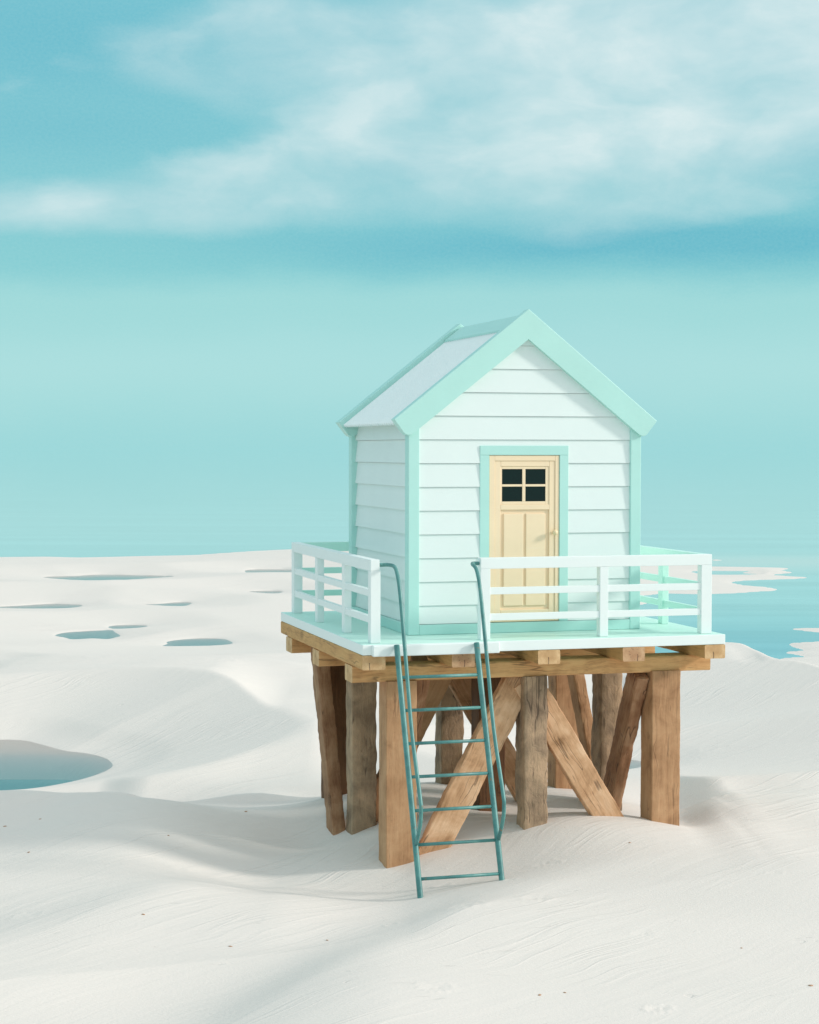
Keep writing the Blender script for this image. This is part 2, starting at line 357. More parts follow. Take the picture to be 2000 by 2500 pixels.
def height(x, y, detail=True):
    h = raw(x, y)
    out = np.zeros_like(h); k = 40000
    for i in range(0, len(x), k): out[i:i + k] = _rbf(x[i:i + k], y[i:i + k]) @ _w
    h = h + out
    # keep dry sand above the ponds, let it run smoothly into them
    inside = []
    h = -smin(-h, np.full(h.shape, -(ZP + .14)), .08)
    for i, Pn in enumerate(PONDS):
        xs = [p[0] for p in Pn]; ys = [p[1] for p in Pn]
        m = (x > min(xs) - 13) & (x < max(xs) + 13) & (y > min(ys) - 13) & (y < max(ys) + 13)
        if not m.any(): continue
        d = sdpoly(x[m], y[m], Pn)
        _, lb = lf(x[m], y[m]); bs = [lf(p[0], p[1])[1] for p in Pn]; mid = (min(bs) + max(bs)) / 2; hb = (max(bs) - min(bs)) / 2
        side = sm(.5 + (lb - mid) / (2 * hb + 2.))            # 0 in front of the pond, 1 beyond it
        k = (.165 if i == 0 else .05 if i < 9 else .13) + (.07 if i == 0 else .035) * side
        dd = np.maximum(d, 0)
        cap = ZP + k * dd * sm(.35 + d / 1.6) + .004 * dd ** 2 + .05 * np.maximum(dd - 9, 0) ** 2
        outh = smin(h[m], cap + .03 * (1 - np.exp(-dd / .15)), .05)
        h[m] = np.where(d > 0, outh, h[m])
        inside.append((m, d, (lb - mid) / hb, PDEPTH[i]))
    for m, d, q, dep in inside:
        fl = ZP - .03 * (1 - np.exp(np.minimum(d, 0) / .15)) - (.02 + dep * (sm((.35 - q) / .9) if dep > .54 and dep < .56 else 1.)) * sm(-d / (.25 + dep))
        h[m] = np.where(d <= 0, fl, h[m])
    d = sdpoly(x, y, SEA)
    d = np.where(sdpoly(x, y, ISLE) < 0, np.abs(sdpoly(x, y, ISLE)), d)
    d = np.where(sdpoly(x, y, ISLE2) < 0, np.abs(sdpoly(x, y, ISLE2)), d)
    di = sdpoly(x, y, INNER); d = np.minimum(d, di)
    _, lb = lf(x, y)
    k = .30 - .262 * sm((lb - 33) / 14.)
    dd = np.maximum(d, 0)
    hs = h
    shore = smin(hs, ZS + k * dd + .04 * (1 - np.exp(-dd / .3)), .06)
    sea_side = ZS - .6 * sm(-d / 8.) - .02 * np.clip(-d, 0, 5)
    h = np.where(d > 0, shore, sea_side)
    if detail:
        for px, py, r, dp in DENTS:
            m = (np.abs(x - px) < r * 2.5) & (np.abs(y - py) < r * 2.5)
            if m.any():
                xx, yy = (x[m] - px) / r, (y[m] - py) / (r * .8)
                q = xx * xx + yy * yy; rag = perlin(xx * 2.2 + px, yy * 2.2, 8)
                h[m] += dp * (-np.exp(-q * 1.6) + .7 * np.exp(-((np.sqrt(q) - 1.2) ** 2) * 6)) * (.5 + 1.3 * rag)
    return h
def ground_z(x, y): return float(height(np.array([float(x)]), np.array([float(y)]), False)[0])

def build_sand():
    azc = YAW
    dense = np.linspace(-.27, .27, 640)
    side = np.concatenate([np.linspace(.275, .6, 50), np.linspace(.63, math.pi, 50)])
    az = np.concatenate([-side[::-1], dense, side]) + azc
    # rows: even steps of the angle below the horizon
    t = np.concatenate([np.linspace(.85, .37, 26)[:-1], np.linspace(.37, .042, 700)])
    r = (CAMP.z + 2.7) / t
    r = np.concatenate([[.4, 1.2, 2.5, 4.2], r[r > 5], np.array([125., 140, 160, 200])])
    nr, na = len(r), len(az)
    X = CAMP.x + np.outer(r, np.sin(az)); Y = CAMP.y + np.outer(r, np.cos(az))
    Z = height(X.ravel(), Y.ravel())
    co = np.stack([X.ravel(), Y.ravel(), Z], 1)
    i = np.arange(nr - 1)[:, None] * na + np.arange(na - 1)[None, :]
    # the ring closes behind the camera
    q = np.stack([i, i + na, i + na + 1, i + 1], -1).reshape(-1, 4)
    me = bpy.data.meshes.new('sand')
    me.vertices.add(len(co)); me.vertices.foreach_set('co', co.ravel())
    me.loops.add(len(q) * 4); me.loops.foreach_set('vertex_index', q.ravel())
    me.polygons.add(len(q)); me.polygons.foreach_set('loop_start', np.arange(0, len(q) * 4, 4))
    me.polygons.foreach_set('use_smooth', np.ones(len(q), bool))
    me.update(calc_edges=True); me.validate()
    o = bpy.data.objects.new('sand', me); link(o); o['kind'] = 'structure'
    m, n, b = newmat('white_sand')
    tc = n('ShaderNodeTexCoord').outputs['Object']
    wp = n('ShaderNodeTexNoise', {'Vector': tc, 'Scale': .22, 'Detail': 3.}).outputs['Color']
    wp = n('ShaderNodeVectorMath', {0: n('ShaderNodeVectorMath', {0: wp, 1: (.5, .5, .5)}, operation='SUBTRACT').outputs[0], 'Scale': 1.5}, operation='SCALE').outputs[0]
    v = n('ShaderNodeVectorMath', {0: tc, 1: wp}, operation='ADD').outputs[0]
    # wind-drawn streaks running away to the right
    st = n('ShaderNodeMapping', {'Vector': n('ShaderNodeVectorRotate', {'Vector': v, 'Angle': R(60)}, rotation_type='Z_AXIS').outputs[0], 'Scale': (5.6, .24, 1.)}).outputs[0]
    s1 = n.noise(st, 1., 5, .62, .3)
    line = n.ramp(n.math('ABSOLUTE', n.math('SUBTRACT', n.noise(st, .55, 3, .55, .5), .5)), [(0., 1.), (.012, .55), (.035, 0.)])
    gate = n.ramp(n.noise(tc, .35, 3), [(.42, 0.), (.62, 1.)])
    grain = n.noise(tc, 260., 3, .7); mid = n.noise(tc, 30., 4, .6)
    spk = n('ShaderNodeTexVoronoi', {'Vector': tc, 'Scale': 3.1}).outputs['Distance']
    fleck = n.ramp(spk, [(.0, 1.), (.018, 1.), (.026, 0.)])
    scuff = n.math('MULTIPLY', n.ramp(n.noise(n('ShaderNodeMapping', {'Vector': v, 'Rotation': (0, 0, .5), 'Scale': (1.2, 4., 1)}).outputs[0], 1.6, 4, .6, 1.), [(.66, 0.), (.72, 1.)]), n.ramp(n.noise(tc, .9, 2), [(.52, 0.), (.6, 1.)]))
    gate2 = n.ramp(n.noise(tc, .22, 2), [(.36, .34), (.60, .95)])
    hgt = n.math('ADD', n.math('MULTIPLY', n.math('MULTIPLY', s1, gate2), .60), n.math('MULTIPLY', n.math('MULTIPLY', line, gate), .22))
    hgt = n.math('ADD', hgt, n.math('MULTIPLY', mid, .10))
    hgt = n.math('ADD', hgt, n.math('MULTIPLY', scuff, -.25))
    b1 = n('ShaderNodeBump', {'Height': hgt, 'Strength': .55, 'Distance': .05}).outputs[0]
    b2 = n('ShaderNodeBump', {'Height': grain, 'Strength': .25, 'Distance': .004, 'Normal': b1}).outputs[0]
    n.l.new(b2, b.inputs['Normal'])
    big = n.noise(tc, .28, 4)
    c = n.mix(big, (.755, .70, .655), (.785, .735, .68))
    c = n.mix(n.ramp(grain, [(.30, .35), (.5, 0.)]), c, (.55, .51, .46))
    c = n.mix(n.math('MULTIPLY', fleck, n.ramp(n.noise(tc, 5.3, 2), [(.55, 0.), (.6, .8)])), c, (.42, .26, .15))
    # damp sand close to the water level is a little darker
    n.l.new(c, b.inputs['Base Color'])
    b.inputs['Roughness'].default_value = .95; b.inputs['Specular IOR Level'].default_value = .15
    me.materials.append(m)
    return o
build_sand()

def water(name, base, rough, rip, scale, pts=None, z=ZS, radius=None):
    m, n, b = newmat(name)
    tc = n('ShaderNodeTexCoord').outputs['Object']
    mp = n('ShaderNodeMapping', {'Vector': n('ShaderNodeVectorRotate', {'Vector': tc, 'Angle': YAW}, rotation_type='Z_AXIS').outputs[0], 'Scale': (scale * .12, scale, 1)}).outputs[0]
    w = n.noise(mp, 1., 5, .6, .3)
    bigw = n.noise(n('ShaderNodeMapping', {'Vector': mp, 'Scale': (.25, .25, 1)}).outputs[0], 1, 4, .6)
    c = n.mix(n.ramp(bigw, [(.35, 0.), (.65, 1.)]), tuple(x * .88 for x in base), tuple(min(1, x * 1.1) for x in base))
    if not pts:      # pale shallows off the sand spit
        gx_, gy_ = G(1840, 1374, ZS)
        mp2 = n('ShaderNodeMapping', {'Vector': n('ShaderNodeVectorMath', {0: tc, 1: n('ShaderNodeVectorMath', {0: n('ShaderNodeTexNoise', {'Vector': tc, 'Scale': .06, 'Detail': 4.}).outputs['Color'], 'Scale': 12.}, operation='SCALE').outputs[0]}, operation='ADD').outputs[0],
                'Location': (gx_ + 6, gy_ + 6, 6), 'Rotation': (0, 0, -YAW), 'Scale': (14., 7., 100.)}, vector_type='TEXTURE').outputs[0]
        dq = n('ShaderNodeVectorMath', {0: mp2, 1: mp2}, operation='DOT_PRODUCT').outputs['Value']
        c = n.mix(n.math('MULTIPLY', n.math('EXPONENT', n.math('MULTIPLY', dq, -1.)), .85), c, (.66, .68, .63))
    nrm = n('ShaderNodeBump', {'Height': w, 'Strength': rip, 'Distance': .03}).outputs[0]
    if pts:      # clear shallow water over the sand: mirror by Fresnel, tinted by the depth of water looked through
        n.n.remove(b)
        fr = n('ShaderNodeFresnel', {'IOR': 1.33, 'Normal': nrm}).outputs[0]
        mx = n('ShaderNodeMixShader', {0: fr})
        n.l.new(n('ShaderNodeBsdfTransparent').outputs[0], mx.inputs[1])
        n.l.new(n('ShaderNodeBsdfGlossy', {'Roughness': .10, 'Normal': nrm}).outputs[0], mx.inputs[2])
        out = [k for k in n.n if k.type == 'OUTPUT_MATERIAL'][0]
        n.l.new(mx.outputs[0], out.inputs[0])
        n.l.new(n('ShaderNodeVolumeAbsorption', {'Color': (*base, 1), 'Density': .34}).outputs[0], out.inputs['Volume'])
    else:
        n.l.new(c, b.inputs['Base Color']); b.inputs['Roughness'].default_value = rough
        b.inputs['IOR'].default_value = 1.33
        n.l.new(nrm, b.inputs['Normal'])
    bm = bmesh.new()
    if pts:
        f = bm.faces.new([bm.verts.new((x, y, z)) for x, y in pts])
        g = bmesh.ops.extrude_face_region(bm, geom=[f])
        for v in g['geom']:
            if isinstance(v, bmesh.types.BMVert): v.co.z = z - 1.3
    else:
        bmesh.ops.create_circle(bm, cap_ends=True, segments=96, radius=radius)
        for v in bm.verts: v.co.z = z
    bmesh.ops.triangulate(bm, faces=bm.faces)
    o = from_bm(name.split('_water')[0], bm, m, kind='structure')
    return o
water('sea_water', (.34, .60, .60), .0, .02, 1.2, radius=9000)
for i, Pn in enumerate(PONDS):
    cx = sum(p[0] for p in Pn) / len(Pn); cy = sum(p[1] for p in Pn) / len(Pn)
    g = []
    n_ = len(Pn)
    for k, p in enumerate(Pn):   # grow the sheet a little so that it runs under the banks
        a, b_ = Vector(Pn[k - 1]), Vector(Pn[(k + 1) % n_]); t = (b_ - a).normalized(); nn = Vector((t.y, -t.x))
        q = Vector(p)
        if nn.dot(q - Vector((cx, cy))) < 0 and False: nn = -nn
        g.append(q)
    area = sum(g[k - 1].x * g[k].y - g[k].x * g[k - 1].y for k in range(n_))
    sg = 1 if area > 0 else -1
    out = []
    for k in range(n_):
        t = (g[(k + 1) % n_] - g[k - 1]).normalized(); out.append(tuple(g[k] + Vector((t.y, -t.x)) * (.05 * sg)))
    water('pond_water', (.30, .80, .82), .05, .03, .8, pts=out, z=ZP)

# ------------------------------------------------------------------ hut
W, DP = 2.8, 2.663
SL = .794                                            # roof slope
AX, AZ = 1.4, 3.661                                  # top of the barge boards
hut = empty('beach_hut', 'small mint and white clapboard hut with gabled roof and pale wooden door', 'beach hut', (0, 0, 0))
EDG = [.118, .324] + [3.247 - .2657 * k for k in range(10, -1, -1)] + [3.52]
YB, YT = .022, .038                                  # face of a board at its lower and upper edge
def gx(z):                                           # half width available under the roof
    zr = 2.30
    return (0.13, W - .13) if z < zr else (max(.13, AX - (3.47 - z) / SL), min(W - .13, AX + (3.47 - z) / SL))
def board_front(bm, x0a, x1a, x0b, x1b, z0, z1, f0=0., f1=1.):
    """one clapboard; a = lower edge, b = upper edge"""
    ya, yb = YB + (YT - YB) * f0, YB + (YT - YB) * f1
    v = [bm.verts.new(p) for p in [(x0a, ya, z0), (x1a, ya, z0), (x1b, yb, z1), (x0b, yb, z1), (x0a, .13, z0), (x1a, .13, z0), (x1b, .13, z1), (x0b, .13, z1)]]
    for f in [(0, 1, 2, 3), (4, 7, 6, 5), (0, 4, 5, 1), (3, 2, 6, 7), (1, 5, 6, 2), (0, 3, 7, 4)]: bm.faces.new([v[i] for i in f])
def gable(mirror):
    bm = bmesh.new(); g = .003
    for z0, z1 in zip(EDG, EDG[1:]):
        z1b = z1 - .0
        a0, a1 = gx(z0); b0, b1 = gx(z1)
        z0g = z0 + g
        if not mirror and z0 < 2.1:
            board_front(bm, a0, .865, b0, .865, z0g, min(z1b, 9))
            board_front(bm, 1.893, a1, 1.893, b1, z0g, z1b)
            if z1 > 2.118:
                f0 = (2.10 - z0) / (z1 - z0)
                board_front(bm, .865, 1.893, .865, 1.893, 2.10, z1b, f0)
        else:
            board_front(bm, a0, a1, min(b0, b1), max(b0, b1), z0g, z1b)
    if mirror:
        for v in bm.verts: v.co.y = DP - v.co.y
    return bm
from_bm('wall', gable(False), WHITE, hut)
from_bm('wall', gable(True), WHITE, hut)
def sidewall(right):
    YB, YT = .050, .078
    bm = bmesh.new(); zz = [e for e in EDG if e < 2.3] + [2.44]
    for z0, z1 in zip(zz, zz[1:]):
        f = (z1 - z0) / .2657; yb = YB + (YT - YB) * min(1, f)
        if z0 < .12: yb = YT
        v = [bm.verts.new(p) for p in [(YB, .13, z0 + .003), (YB, DP - .13, z0 + .003), (yb, DP - .13, z1), (yb, .13, z1), (.13, .13, z0 + .003), (.13, DP - .13, z0 + .003), (.13, DP - .13, z1), (.13, .13, z1)]]
        for q in [(0, 1, 2, 3), (4, 7, 6, 5), (0, 4, 5, 1), (3, 2, 6, 7), (1, 5, 6, 2), (0, 3, 7, 4)]: bm.faces.new([v[i] for i in q])
    if right:
        for v in bm.verts: v.co.x = W - v.co.x
    return bm
from_bm('wall', sidewall(False), WHITE, hut); from_bm('wall', sidewall(True), WHITE, hut)
# dark lining behind the boards and floor
bm = bmesh.new(); add_box(bm, .132, W - .132, .132, DP - .132, .01, 2.25)
from_bm('inner_lining', bm, paint('lining_paint', (.5, .6, .58)), hut)
for x0 in (0, W - .13):
    for y0 in (0, DP - .137):
        box('corner_post', x0, x0 + .13, y0, y0 + .137, .002, 2.34, MINT, hut, .008)
box('base_trim', .1305, W - .1305, .002, .12, .002, .116, MINT, hut, .004)
box('base_trim', .1305, W - .1305, DP - .12, DP - .002, .002, .116, MINT, hut, .004)
box('base_trim', .002, .12, .1375, DP - .1375, .002, .116, MINT, hut, .004)
box('base_trim', W - .12, W - .002, .1375, DP - .1375, .002, .116, MINT, hut, .004)
# door frame and door
bm = bmesh.new(); F0, F1 = .019, .125
add_box(bm, .847, .958, F0, F1, .118, 2.012, .004); add_box(bm, 1.805, 1.911, F0, F1, .118, 2.012, .004); add_box(bm, .847, 1.911, F0 - .001, F1, 2.013, 2.119, .004)
from_bm('door_frame', bm, MINT, hut)
def door():
    d = .036
    x0, x1, z0, z1 = .961, 1.802, .122, 2.010
    bm = bmesh.new()
    add_box(bm, x0, x1, d + .022, d + .045, z0, z1)                        # backing
    add_box(bm, x0, 1.025, d - .008, d + .0225, z0, z1, .004); add_box(bm, 1.754, x1, d - .008, d + .0225, z0, z1, .004)
    add_box(bm, 1.0255, 1.7535, d - .008, d + .0225, 1.948, z1, .004)
    add_box(bm, 1.0255, 1.7535, d - .006, d + .0225, z0, .165, .003)
    # second step
    add_box(bm, 1.0255, 1.098, d, d + .022, .1655, 1.9475, .005); add_box(bm, 1.684, 1.7535, d, d + .022, .1655, 1.9475, .005)
    add_box(bm, 1.0985, 1.6835, d, d + .022, 1.884, 1.9475, .005)
    add_box(bm, 1.0985, 1.6835, d, d + .022, 1.393, 1.452, .005); add_box(bm, 1.0985, 1.6835, d, d + .022, .1655, .258, .005)
    # two raised panels with a groove around each
    add_box(bm, 1.136, 1.376, d + .004, d + .022, .300, 1.350, .008); add_box(bm, 1.404, 1.644, d + .004, d + .022, .300, 1.350, .008)
    fr = from_bm('door', bm, DOORM, hut)
    # window grid
    bm = bmesh.new(); y0, y1 = d + .008, d + .021
    wx = [1.0985, 1.117, 1.361, 1.398, 1.642, 1.6835]; wz = [1.4525, 1.487, 1.656, 1.682, 1.855, 1.8835]
    add_box(bm, wx[0], wx[1], y0, y1, wz[0], wz[5], .002); add_box(bm, wx[4], wx[5], y0, y1, wz[0], wz[5], .002)
    add_box(bm, wx[1] + .0005, wx[4] - .0005, y0, y1, wz[0], wz[1], .002); add_box(bm, wx[1] + .0005, wx[4] - .0005, y0, y1, wz[4], wz[5], .002)
    add_box(bm, wx[2], wx[3], y0 - .002, y1, wz[1] + .0005, wz[4] - .0005, .003); 
    add_box(bm, wx[1] + .0005, wx[2] - .0005, y0, y1, wz[2], wz[3], .003); add_box(bm, wx[3] + .0005, wx[4] - .0005, y0, y1, wz[2], wz[3], .003)
    from_bm('window_frame', bm, DOORM, fr)
    bm = bmesh.new(); add_box(bm, wx[1] - .004, wx[4] + .004, d + .0165, d + .019, wz[1] - .004, wz[4] + .004)
    from_bm('window_pane', bm, GLASS, fr)
    # turned knob
    bm = bmesh.new(); prof = [(0, 0), (.018, 0), (.018, .004), (.012, .008), (.012, .014), (.022, .020), (.031, .032), (.034, .044), (.030, .058), (.018, .068), (.006, .072), (0, .0725)]
    rings = []
    for r_, t in prof:
        if r_ == 0: rings.append([bm.verts.new((1.737, d - .009 - t, 1.133))])
        else: rings.append([bm.verts.new((1.737 + r_ * math.cos(a), d - .009 - t, 1.133 + r_ * math.sin(a))) for a in np.linspace(0, 2 * math.pi, 21)[:-1]])
    for A, B in zip(rings, rings[1:]):
        for k in range(20):
            if len(A) == 1: bm.faces.new([A[0], B[k], B[(k + 1) % 20]])
            elif len(B) == 1: bm.faces.new([A[k], A[(k + 1) % 20], B[0]])
            else: bm.faces.new([A[k], A[(k + 1) % 20], B[(k + 1) % 20], B[k]])
    from_bm('knob', bm, KNOBM, fr, smooth=True)
door()
# roof: corrugated sheets, ridge cap, barge boards
def sheet(sgn):
    bm = bmesh.new(); y0, y1 = .02, 2.52; per = .0925; amp = .020
    ns = int((y1 - y0) / per * 8); rows = []
    for s_ in (0., .25, .5, .75, 1.):
        x = -.115 + (1.385 + .115) * s_; z = 2.364 + SL * (x + .115)
        row = []
        for k in range(ns + 1):
            y = y0 + (y1 - y0) * k / ns; o = amp * math.cos(2 * math.pi * (y - y0) / per)
            nx, nz = -SL / math.hypot(SL, 1), 1 / math.hypot(SL, 1)
            row.append([bm.verts.new((x + nx * (o + dd), y, z + nz * (o + dd))) for dd in (0, -.006)])
        rows.append(row)
    for A, B in zip(rows, rows[1:]):
        for k in range(ns):
            bm.faces.new([A[k][0], A[k + 1][0], B[k + 1][0], B[k][0]]); bm.faces.new([A[k][1], B[k][1], B[k + 1][1], A[k + 1][1]])
    for k in range(ns): bm.faces.new([rows[0][k][0], rows[0][k][1], rows[0][k + 1][1], rows[0][k + 1][0]]); bm.faces.new([rows[-1][k][0], rows[-1][k + 1][0], rows[-1][k + 1][1], rows[-1][k][1]])
    if sgn < 0:
        for v in bm.verts: v.co.x = 2.8 - v.co.x
    return bm
rf = from_bm('roof', sheet(1), ROOFM, hut); from_bm('roof', sheet(-1), ROOFM, hut)
bm = bmesh.new()
add_prism(bm, [(1.4, 3.612), (1.19, 3.612 - .21 * SL), (1.19, 3.588 - .21 * SL), (1.4, 3.586), (1.61, 3.588 - .21 * SL), (1.61, 3.612 - .21 * SL)], .090, 2.449)
from_bm('ridge_cap', bm, MINT, hut)
# solid underside so the roof is closed
bm = bmesh.new(); add_prism(bm, [(1.4, 3.535), (-.02, 3.535 - 1.42 * SL), (-.02, 3.505 - 1.42 * SL), (1.4, 3.495), (2.82, 3.505 - 1.42 * SL), (2.82, 3.535 - 1.42 * SL)], .131, 2.53)
from_bm('roof_boarding', bm, MINT, hut)
def barge(y0, y1):
    bm = bmesh.new(); th = math.atan(SL); wd = .332 * math.cos(th); out = []
    def half(s):
        tip = (AX - s * 1.578, AZ - SL * 1.578)
        low = (tip[0] + s * wd * math.sin(th), tip[1] - wd * math.cos(th))
        ux, uz = s * math.cos(th), math.sin(th)                    # along the board, upwards
        nx, nz = s * math.sin(th), -math.cos(th)
        pts = [(AX, AZ), tip]
        r_ = .07; cx, cz = low[0] - nx * r_ + ux * r_, low[1] - nz * r_ + uz * r_
        for k in range(7):
            a = math.pi / 2 * k / 6
            pts.append((cx - ux * r_ * math.cos(a) + nx * r_ * math.sin(a), cz - uz * r_ * math.cos(a) + nz * r_ * math.sin(a)))
        pts.append((AX, AZ - .332))
        return pts
    hL = half(1); hR = half(-1)
    poly = hL + hR[::-1][1:-1]
    # apex appears once at the top and once at the bottom
    add_prism(bm, poly, y0, y1)
    bmesh.ops.bevel(bm, geom=[e for e in bm.edges if abs(e.verts[0].co.y - e.verts[1].co.y) < 1e-6], offset=.006, segments=2, affect='EDGES', profile=.5)
    return bm
from_bm('barge_board', barge(-.045, .088), MINT, hut)
from_bm('barge_board', barge(2.46, 2.64), MINT, hut)

# ------------------------------------------------------------------ timber
def timber(name, p0, p1, w, d, mats, parent, xdir=(1, 0, 0), rough=.004, bev=.012, seed=0, nseg=None, edge=0., twist=0.):
    """a beam from p0 to p1; w along xdir, d across; local Z runs along the beam"""
    p0, p1 = Vector(p0), Vector(p1); ax = (p1 - p0); L = ax.length; ax.normalize()
    X = Vector(xdir); X = (X - ax * X.dot(ax)).normalized(); Y = ax.cross(X)
    n = nseg or max(6, int(L / .045))
    # rounded rectangle section
    sec = []; hw, hd = w / 2, d / 2; m = 5
    for cxs, cys, a0 in [(1, 1, 0), (-1, 1, 90), (-1, -1, 180), (1, -1, 270)]:
        for k in range(3):
            a = R(a0 + 45 * k); sec.append((cxs * (hw - bev) + bev * math.cos(a), cys * (hd - bev) + bev * math.sin(a), 1))
        nxt = {0: (-1, 1), 90: (-1, -1), 180: (1, -1), 270: (1, 1)}[a0]
        c0 = Vector((cxs * (hw - bev) + bev * math.cos(R(a0 + 90)), cys * (hd - bev) + bev * math.sin(R(a0 + 90))))
        c1 = Vector((nxt[0] * (hw - bev) + bev * math.cos(R(a0 + 90)), nxt[1] * (hd - bev) + bev * math.sin(R(a0 + 90))))
        for k in range(1, m): q = c0.lerp(c1, k / m); sec.append((q.x, q.y, 0))
    bm = bmesh.new(); rings = []
    for i in range(n + 1):
        z = L * i / n; ring = []
        tw = twist * (i / n - .5)
        for x, y, cn in sec:
            q = Vector((x * 3.2 + seed * 7.3, y * 3.2 - seed * 3.1, z * 1.6))
            f1 = mn.noise(q); f2 = mn.noise(q * 3.7); f3 = mn.noise(q * 9.)
            amp = rough * (1.6 * f1 + 1.0 * f2 + .6 * f3)
            if cn and edge: amp -= edge * max(0, mn.noise(Vector((seed * 3 + (x > 0) * 5., (y > 0) * 7., z * 4.5))) + .25 + .5 * mn.noise(Vector((seed, x * 9, z * 17))))
            ln = math.hypot(x, y); xx, yy = x + x / ln * amp, y + y / ln * amp
            zz = z
            if i in (0, n): zz += rough * mn.noise(q * 4) * .8
            xx, yy = xx * math.cos(tw) - yy * math.sin(tw), xx * math.sin(tw) + yy * math.cos(tw)
            ring.append(bm.verts.new((xx, yy, zz)))
        rings.append(ring)
    k = len(sec)
    for A, B in zip(rings, rings[1:]):
        for j in range(k): bm.faces.new([A[j], A[(j + 1) % k], B[(j + 1) % k], B[j]]).smooth = rough > .006
    ends = [bm.faces.new(rings[0][::-1]), bm.faces.new(rings[-1])]
    mats = mats if isinstance(mats, (list, tuple)) else [mats]
    if len(mats) > 1:
        for f in ends: f.material_index = 1
    for e in ends:
        for ed in e.edges: ed.smooth = False
    me = bpy.data.meshes.new(name); bmesh.ops.recalc_face_normals(bm, faces=bm.faces); bm.to_mesh(me); bm.free()
    for mt in mats: me.materials.append(mt)
    o = bpy.data.objects.new(name, me); link(o, parent)
    M = Matrix(((X.x, Y.x, ax.x, p0.x), (X.y, Y.y, ax.y, p0.y), (X.z, Y.z, ax.z, p0.z), (0, 0, 0, 1)))
    o.matrix_local = M
    return o
plat = empty('raised_platform', 'mint railed deck on heavy timber stilts and diagonal braces standing in white sand', 'platform', (0, 0, 0))
XL, XR, YF, YK = -.741, 3.489, -.806, 3.261
dk_ = box('deck', XL, XR, YF, YK, -.113, 0, DECKM, plat, .008)
dk_.data.materials.append(RAILW)
for p in dk_.data.polygons:
    if abs(p.normal.z) < .6: p.material_index = 1
box('landing', -.644, .774, YF - .080, YF - .0005, -.122, -.003, RAILW, plat, .010)
for i, (a, b_) in enumerate([(-.741, -.487), (.258, .517), (1.245, 1.503), (2.246, 2.506), (3.238, 3.488)]):
    timber('joist', ((a + b_) / 2, YF + .003, -.1935), ((a + b_) / 2, YK - .003, -.1935), b_ - a, .157, [PINE2, ENDB if i in (1, 3) else ENDA], plat, (1, 0, 0), .002, .014, seed=i + 1)
for i, (a, b_) in enumerate([(-.391, -.069), (1.159, 1.480), (2.591, 2.925)]):
    timber('beam', (-.745, (a + b_) / 2, -.3655), (3.505, (a + b_) / 2, -.3655), b_ - a, .183, [PINE, ENDA], plat, (0, 1, 0), .003, .020, seed=i + 11)
posts = [  # x0, x1, y0, y1, material, roughness, edge wear, lean, top
    (-.375, -.022, -.430, -.120, BROWN, .004, .006, 0, -.452),
    (1.225, 1.515, -.430, -.120, GREY, .012, .020, 0, -.452),
    (2.763, 3.116, -.435, -.110, BROWN, .003, .006, 0, -.440),
    (-.345, -.040, 1.155, 1.465, GREY, .010, .014, 0, -.456),
    (1.225, 1.560, 1.155, 1.465, DARK, .004, .006, 0, -.456),
    (2.790, 3.085, 1.155, 1.465, GREY, .013, .022, 0, -.456),
    (-.300, -.020, 2.61, 2.91, DARK, .004, .006, 0, -.456),
    (1.205, 1.505, 2.61, 2.91, GREY, .012, .014, 0, -.456),
    (2.760, 3.090, 2.61, 2.91, BROWN, .004, .006, 0, -.456)]
for i, (x0, x1, y0, y1, mt, ro, ed, ln, top) in enumerate(posts):
    cx, cy = (x0 + x1) / 2, (y0 + y1) / 2
    timber('post', (cx, cy, -2.95), (cx, cy, top), x1 - x0, y1 - y0, [mt, mt], plat, (1, 0, 0), ro, .016 if mt is GREY else .012, seed=i + 21, edge=ed)
def diag(p0, p1, w, d, mt, xd, seed, ro=.006, ed=.012): timber('brace', p0, p1, w, d, [mt, mt], plat, xd, ro, .012, seed=seed, edge=ed)
def ext(p0, p1, z0, z1):   # run the line p0-p1 on to heights z0 and z1
    p0, p1 = Vector(p0), Vector(p1); d = (p1 - p0) / (p1.z - p0.z)
    return p0 + d * (z0 - p0.z), p0 + d * (z1 - p0.z)
# chevron braces in the front row and the middle row
a, b_ = ext((.277, -.24, -2.24), (1.201, -.24, -.539), -2.62, -.47); diag(a, b_, .345, .125, TAN, (1, 0, 0), 41, ed=.018)
a, b_ = ext((2.262, -.27, -2.07), (1.41, -.27, -.70), -2.40, -.50); diag(a, b_, .335, .12, TAN, (1, 0, 0), 42)
a, b_ = ext((.42, 1.36, -1.345), (.76, 1.36, -.677), -2.60, -.47); diag(a, b_, .30, .12, BROWN, (1, 0, 0), 43)
a, b_ = ext((1.80, 1.72, -1.816), (1.20, 1.72, -.80), -2.6, -.47); diag(a, b_, .31, .12, TAN, (1, 0, 0), 44)
# braces that run back between the rows
a, b_ = ext((-.42, 1.61, -2.50), (-.42, 2.46, -.50), -2.75, -.28); diag(a, b_, .165, .30, RED, (1, 0, 0), 45, .007, .02)
a, b_ = ext((.14, .58, -1.40), (.14, .05, -.46), -2.75, -.30); diag(a, b_, .18, .30, RED, (1, 0, 0), 46)
a, b_ = ext((2.68, .58, -2.15), (2.68, -.24, -.46), -2.6, -.46); diag(a, b_, .15, .31, RED, (1, 0, 0), 47, .010, .02)
a, b_ = ext((2.93, 1.90, -1.64), (2.93, 2.31, -.889), -2.6, -.46); diag(a, b_, .15, .24, BROWN, (1, 0, 0), 48)

